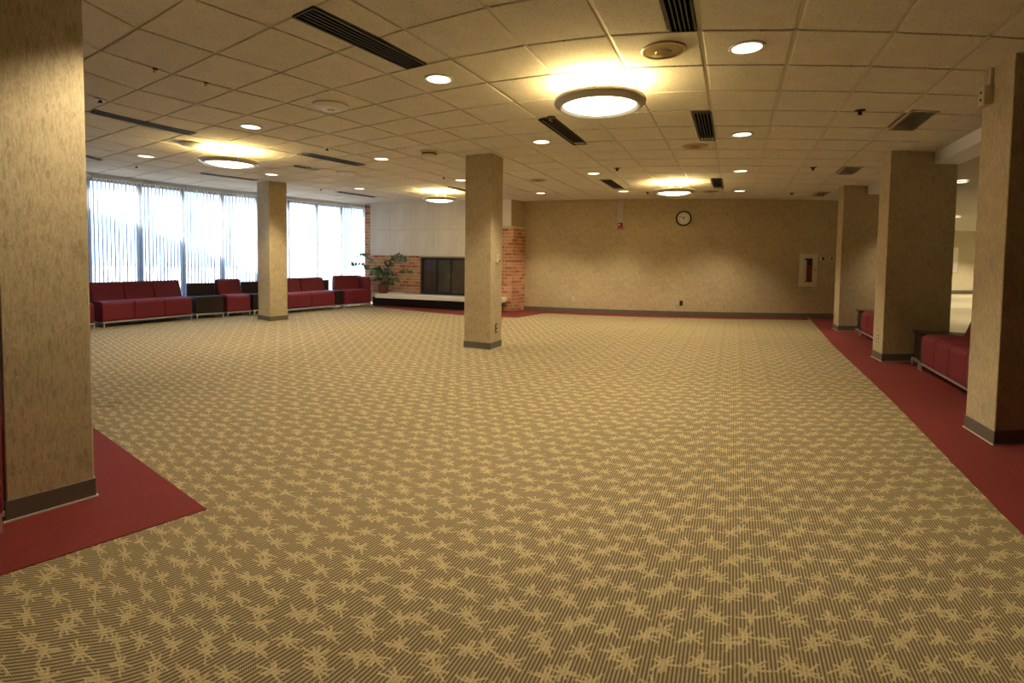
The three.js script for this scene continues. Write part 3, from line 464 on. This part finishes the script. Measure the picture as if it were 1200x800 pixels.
// potted plant on the hearth
{
  const Y = 0.3415, o = thing('potted_plant', 'leafy potted plant with trailing stems in a red brown pot on the hearth', 'plant', [-3.47, Y, -14.03]);
  part('pot', lathe([[0, 0], [0.105, 0], [0.14, 0.19], [0.155, 0.19], [0.158, 0.235], [0.14, 0.235], [0.13, 0.2], [0, 0.2]], 28), M({ color: lin(0.22, 0.055, 0.035), roughness: 0.6 }), o);
  part('soil', cyl(0.13, 0.13, 0.01, 0, 0.205, 0, 20), M({ color: lin(0.03, 0.02, 0.012), roughness: 1 }), o);
  const leafGeo = (() => { const s = new THREE.Shape(); s.moveTo(0, 0); s.bezierCurveTo(0.05, 0.0, 0.055, 0.06, 0, 0.13); s.bezierCurveTo(-0.055, 0.06, -0.05, 0.0, 0, 0); const g = new THREE.ShapeGeometry(s, 5), p = g.attributes.position; for (let k = 0; k < p.count; k++) p.setZ(k, -0.9 * p.getX(k) ** 2 * 8 - p.getY(k) ** 2 * 1.6); g.computeVertexNormals(); return g; })();
  const leafMats = [[0.06, 0.16, 0.07], [0.10, 0.24, 0.08], [0.18, 0.32, 0.24], [0.26, 0.40, 0.34]].map(c => new THREE.MeshPhysicalMaterial({ color: lin(...c), roughness: 0.42, transmission: 0.15, thickness: 0 }));
  const stemMat = M({ color: lin(0.10, 0.10, 0.04), roughness: 0.8 });
  const ends = [[-0.80, 0.72, 0.10], [-0.66, 0.98, 0.05], [-0.50, 0.62, 0.12], [-0.34, 0.48, 0.1], [-0.18, 0.62, 0], [0.02, 0.55, 0.12], [0.16, 0.72, 0.1], [0.36, 0.86, 0.1], [0.50, 0.98, 0.05], [0.62, 0.84, 0.1], [0.80, 0.55, 0.12], [0.46, 0.32, 0.16], [0.30, 0.20, 0.18], [-0.22, 0.36, 0.16], [0.12, 0.40, 0.2], [0.24, 0.52, 0.16]];
  for (const [ex, ey, ez] of ends) {
    const c = new THREE.CatmullRomCurve3([new THREE.Vector3(ex * 0.08, 0.2, 0), new THREE.Vector3(ex * 0.3, 0.2 + (ey - 0.1) * 0.62, ez * 0.3), new THREE.Vector3(ex * 0.75, ey + 0.04, ez * 0.8), new THREE.Vector3(ex, ey, ez)]);
    part('stem', new THREE.TubeGeometry(c, 14, 0.005, 5), stemMat, o);
    const n = 7 + Math.round(Math.abs(ex) * 4);
    for (let k = 0; k < n; k++) {
      const t = 0.28 + 0.72 * (k + rnd() * 0.6) / n, p = c.getPoint(Math.min(1, t)), s = 0.7 + rnd() * 0.75;
      const l = part('leaf', leafGeo, leafMats[Math.floor(rnd() * 4)], o); l.position.copy(p); l.rotation.set(0.3 + rnd() * 0.9, (rnd() - 0.5) * 2.4, (rnd() - 0.5) * 4.6, 'YXZ'); l.scale.setScalar(s);
    }
  }
}
{ const o = thing('saucer_tray', 'low white tray lying on the hearth beside the plant pot', 'tray', [-3.12, 0.3415, -14.02], -0.37); part('tray_base', rbox(0.42, 0.012, 0.2, 0.004, 0, 0.006, 0, 1), whitePlastic, o); part('tray_edge', [box(0.42, 0.03, 0.01, 0, 0.022, 0.095), box(0.42, 0.03, 0.01, 0, 0.022, -0.095), box(0.01, 0.03, 0.2, 0.205, 0.022, 0), box(0.01, 0.03, 0.2, -0.205, 0.022, 0)], whitePlastic, o); }

// ---------------------------------------------------------------- things on the far wall
const onWall = (u) => { const a = plan(u - 0.1, 14.3), b = plan(u + 0.1, 14.3), c = plan(u, 14.3); return { p: c, turn: turnOf(a, b) }; };
function wallThing(name, label, category, u, y) { const { p, turn } = onWall(u); return thing(name, label, category, [p[0], y, p[1]], turn); }
function canvasMat(w, h, draw, o = {}) { const c = document.createElement('canvas'); c.width = w; c.height = h; draw(c.getContext('2d')); const t = new THREE.CanvasTexture(c); t.colorSpace = THREE.SRGBColorSpace; return M({ map: t, roughness: 0.5, ...o }); }
{
  const o = wallThing('wall_clock', 'round black rimmed wall clock with white face on the far wall', 'clock', -1.21, 2.318), r = 0.178;
  part('rim', lathe([[r - 0.03, 0], [r, 0], [r, 0.045], [r - 0.012, 0.05], [r - 0.03, 0.04]], 48).rotateX(Math.PI / 2), blackPaint, o);
  part('face', new THREE.CircleGeometry(r - 0.028, 48).translate(0, 0, 0.03), canvasMat(512, 512, (g) => {
    g.fillStyle = '#e9e7da'; g.fillRect(0, 0, 512, 512); g.fillStyle = '#14130f'; g.textAlign = 'center'; g.textBaseline = 'middle'; g.font = 'bold 62px sans-serif';
    for (let k = 1; k <= 12; k++) { const a = k * Math.PI / 6; g.fillText(String(k), 256 + 190 * Math.sin(a), 256 - 190 * Math.cos(a)); }
    for (let k = 0; k < 60; k++) { g.save(); g.translate(256, 256); g.rotate(k * Math.PI / 30); g.fillRect(-2, -248, k % 5 ? 3 : 6, k % 5 ? 8 : 14); g.restore(); }
  }), o);
  part('back_plate', cyl(r - 0.03, r - 0.03, 0.02, 0, 0, 0, 48).rotateX(Math.PI / 2).translate(0, 0, 0.012), blackPaint, o);
  part('minute_hand', box(0.009, 0.125, 0.002, 0, 0.05, 0).rotateZ(1.06).translate(0, 0, 0.036), blackPaint, o);
  part('hour_hand', box(0.014, 0.062, 0.002, 0, 0.022, 0).rotateZ(-0.45).translate(0, 0, 0.039), blackPaint, o);
  part('hub', cyl(0.014, 0.014, 0.006, 0, 0, 0, 16).rotateX(Math.PI / 2).translate(0, 0, 0.04), blackPaint, o);
}
{
  const o = wallThing('alarm_strobe', 'red fire alarm strobe at the foot of a pale raceway on the far wall', 'alarm', -2.735, 2.06);
  part('raceway', rbox(0.15, H - 2.06, 0.07, 0.008, 0, (H - 2.06) / 2, 0.035, 1), M({ color: lin(0.55, 0.50, 0.42), roughness: 0.5 }), o);
  const b = part('strobe_body', rbox(0.115, 0.125, 0.05, 0.008, 0, 0.09, 0.093, 1), M({ color: lin(0.32, 0.012, 0.012), roughness: 0.4 }), o);
  part('strobe_lens', rbox(0.036, 0.05, 0.018, 0.006, -0.025, 0.10, 0.124, 1), whitePlastic, b);
  part('mount_plate', rbox(0.15, 0.175, 0.02, 0.006, 0, 0.09, 0.06, 1), creamPlastic, o);
}
function outlet(o, plate, dark = false) { part('cover_plate', rbox(0.075, 0.118, 0.008, 0.003, 0, 0, 0.004, 1), plate, o); for (const y of [0.026, -0.026]) { const r = part('receptacle', rbox(0.034, 0.036, 0.006, 0.003, 0, y, 0.008, 1), dark ? blackPaint : plate, o); part('slot', [box(0.003, 0.012, 0.002, -0.007, y + 0.003, 0.0115), box(0.003, 0.012, 0.002, 0.007, y + 0.003, 0.0115), box(0.005, 0.005, 0.002, 0, y - 0.010, 0.0115)], blackPaint, r); } }
outlet(wallThing('wall_outlet', 'cream electrical outlet low on the far wall near the brick pier', 'outlet', -3.89, 0.336), creamPlastic);
outlet(wallThing('wall_outlet', 'dark electrical outlet low on the far wall below the clock', 'outlet', -1.21, 0.302), darkMetal, true);
{
  const o = wallThing('extinguisher_cabinet', 'cream recessed fire extinguisher cabinet with narrow glass on the far wall', 'cabinet', 1.69, 0.746), w = 0.42, h = 0.775, cr = M({ color: lin(0.66, 0.62, 0.44), roughness: 0.5 });
  part('cabinet_frame', [box(0.115, h, 0.03, -w / 2 + 0.0575, h / 2, 0.015), box(0.115, h, 0.03, w / 2 - 0.0575, h / 2, 0.015), box(w - 0.22, 0.10, 0.03, 0, 0.05, 0.015), box(w - 0.22, 0.11, 0.03, 0, h - 0.055, 0.015)], cr, o);
  part('door_moulding', [box(0.014, h - 0.19, 0.012, -0.10, h / 2, 0.034), box(0.014, h - 0.19, 0.012, 0.10, h / 2, 0.034), box(0.214, 0.014, 0.012, 0, 0.095, 0.034), box(0.214, 0.014, 0.012, 0, h - 0.105, 0.034)], cr, o);
  part('dark_interior_sheet', box(0.20, h - 0.2, 0.003, 0, h / 2, 0.0025), M({ color: lin(0.03, 0.012, 0.01), roughness: 0.7 }), o);  // flat dark sheet just behind the glass, in place of depth
  part('glass_panel', box(0.198, h - 0.21, 0.003, 0, h / 2, 0.026), glass, o);
  part('knob', cyl(0.012, 0.012, 0.02, 0, 0, 0, 14).rotateX(Math.PI / 2).translate(0.155, h / 2, 0.04), darkMetal, o);
  const e = thing('fire_extinguisher', 'red extinguisher with white side strip behind the cabinet glass', 'extinguisher', [o.position.x, 0.746 + 0.10, o.position.z], o.rotation.y);
  part('cylinder', new THREE.CylinderGeometry(0.05, 0.05, 0.40, 20).scale(1, 1, 0.16).translate(0.03, 0.20, 0.013), M({ color: lin(0.25, 0.008, 0.01), roughness: 0.3 }), e);
  part('valve', rbox(0.04, 0.07, 0.014, 0.004, 0.03, 0.435, 0.014, 1), blackPaint, e);
  part('label_strip', box(0.035, 0.50, 0.006, -0.06, 0.27, 0.016), whitePlastic, e);
}
function wallBox(u, y, label, dark) { const o = wallThing('wall_switch', label, 'switch', u, y); part('cover_plate', rbox(0.115, 0.118, 0.01, 0.004, 0, 0, 0.005, 1), creamPlastic, o); part('rocker', rbox(0.05, 0.075, 0.012, 0.004, 0.02, 0, 0.012, 1), dark ? blackPaint : darkMetal, o); part('indicator', box(0.03, 0.05, 0.008, dark ? 0.035 : -0.035, 0, 0.014), whitePlastic, o); }
wallBox(2.0, 1.405, 'cream switch plate with dark centre beside the extinguisher cabinet', false);
wallBox(2.21, 1.408, 'dark control plate between the switch and the side columns', true);

// ---------------------------------------------------------------- things on the columns
const faceTurn = (a, b) => turnOf(a, b);
{ const t = faceTurn([-0.30, -7.36], [-0.15, -7.72]);
  const s = thing('thermostat', 'small cream thermostat on the lone middle column', 'thermostat', [-0.222, 1.25, -7.548], t); part('housing', rbox(0.075, 0.12, 0.03, 0.006, 0, 0.06, 0.016, 2), creamPlastic, s); part('dial', rbox(0.03, 0.02, 0.01, 0.003, 0.01, 0.02, 0.034, 1), blackPaint, s); part('cover_slot', box(0.05, 0.004, 0.002, 0, 0.09, 0.032), darkMetal, s);
  const o = thing('column_outlet', 'dark outlet with pale sockets low on the lone middle column', 'outlet', [-0.222, 0.295, -7.548], t); part('cover_plate', rbox(0.075, 0.13, 0.008, 0.003, 0, 0, 0.004, 1), darkMetal, o); for (const y of [0.03, -0.03]) part('receptacle', rbox(0.036, 0.04, 0.008, 0.003, 0, y, 0.008, 1), creamPlastic, o); }
{ const t = faceTurn([5.05, -7.23], [4.93, -6.87]), o = thing('column_outlet', 'pale triple outlet low on the wide side column', 'outlet', [4.985, 0.285, -7.04], t); part('cover_plate', rbox(0.075, 0.15, 0.008, 0.003, 0, 0, 0.004, 1), creamPlastic, o); for (const y of [0.045, 0, -0.045]) part('receptacle', rbox(0.026, 0.026, 0.006, 0.002, 0, y, 0.008, 1), blackPaint, o); }
{ const t = faceTurn([3.64, -4.11], [3.49, -3.70]), o = thing('junction_box', 'cream junction box with conduit up to the ceiling on the side column', 'junction box', [3.598, 2.505, -3.995], t);
  part('box_body', rbox(0.10, 0.145, 0.055, 0.004, 0, 0.0725, 0.0285, 1), creamPlastic, o); part('cover_plate', rbox(0.085, 0.13, 0.005, 0.002, 0, 0.0725, 0.058, 1), creamPlastic, o);
  for (const y of [0.045, 0.10]) part('knockout', cyl(0.011, 0.011, 0.004, 0, 0, 0, 14).rotateX(Math.PI / 2).translate(0, y, 0.061), blackPaint, o);
  part('conduit', rbox(0.024, H - 2.65, 0.02, 0.004, 0.02, 0.145 + (H - 2.65) / 2, 0.012, 1), creamPlastic, o); }

// ---------------------------------------------------------------- bulkhead and side hall
{ const o = structure('trim_1', 'white bulkhead beam behind the side columns'); part('beam', prism([[5.44, -6.66], [3.6, -2.3], [3.9, -2.2], [5.75, -6.6], [7.5, -11.0], [7.2, -11.1]], H - 0.155, H + 0.02), M({ color: lin(0.82, 0.82, 0.80), roughness: 0.6 }), o); }
for (const [x0, y0, x1, y1, z, label] of [[18.55, 0.92, 19.62, 2.1, -23.0, 'white framed board on the hall end wall, beside the wide column'], [20.52, 1.10, 21.5, 2.2, -23.36, 'white framed board on the hall end wall, beside the junction box column']]) {
  const o = thing('notice_board', label, 'board', [(x0 + x1) / 2, y0, z], -0.18), w = x1 - x0, h = y1 - y0;
  part('board_panel', box(w - 0.08, h - 0.08, 0.02, 0, h / 2, 0.02), whitePaint, o); part('board_frame', [box(0.05, h, 0.04, -w / 2 + 0.025, h / 2, 0.02), box(0.05, h, 0.04, w / 2 - 0.025, h / 2, 0.02), box(w, 0.05, 0.04, 0, 0.025, 0.02), box(w, 0.05, 0.04, 0, h - 0.025, 0.02)], creamPlastic, o);
}

// ---------------------------------------------------------------- outdoors
{ const o = structure('ground', 'pale paving outside the windows'); part('paving', box(80, 0.2, 80, -50, -0.35, -30), M({ map: grainTexture(3, 0.85, 1.1, 12, 90), color: lin(0.62, 0.61, 0.57), roughness: 0.9 }), o); }
{ const o = structure('wall_shading_wing', 'concrete wing hidden outside the blinds, placed to shade the left windows'); part('concrete', box(5, 4.75, 16, -13.6, 2.12, -5.0), M({ color: lin(0.5, 0.5, 0.5), roughness: 0.9 }), o); }  // out of view behind the blinds, placed to shade the left bays
renderer.render(scene, camera);
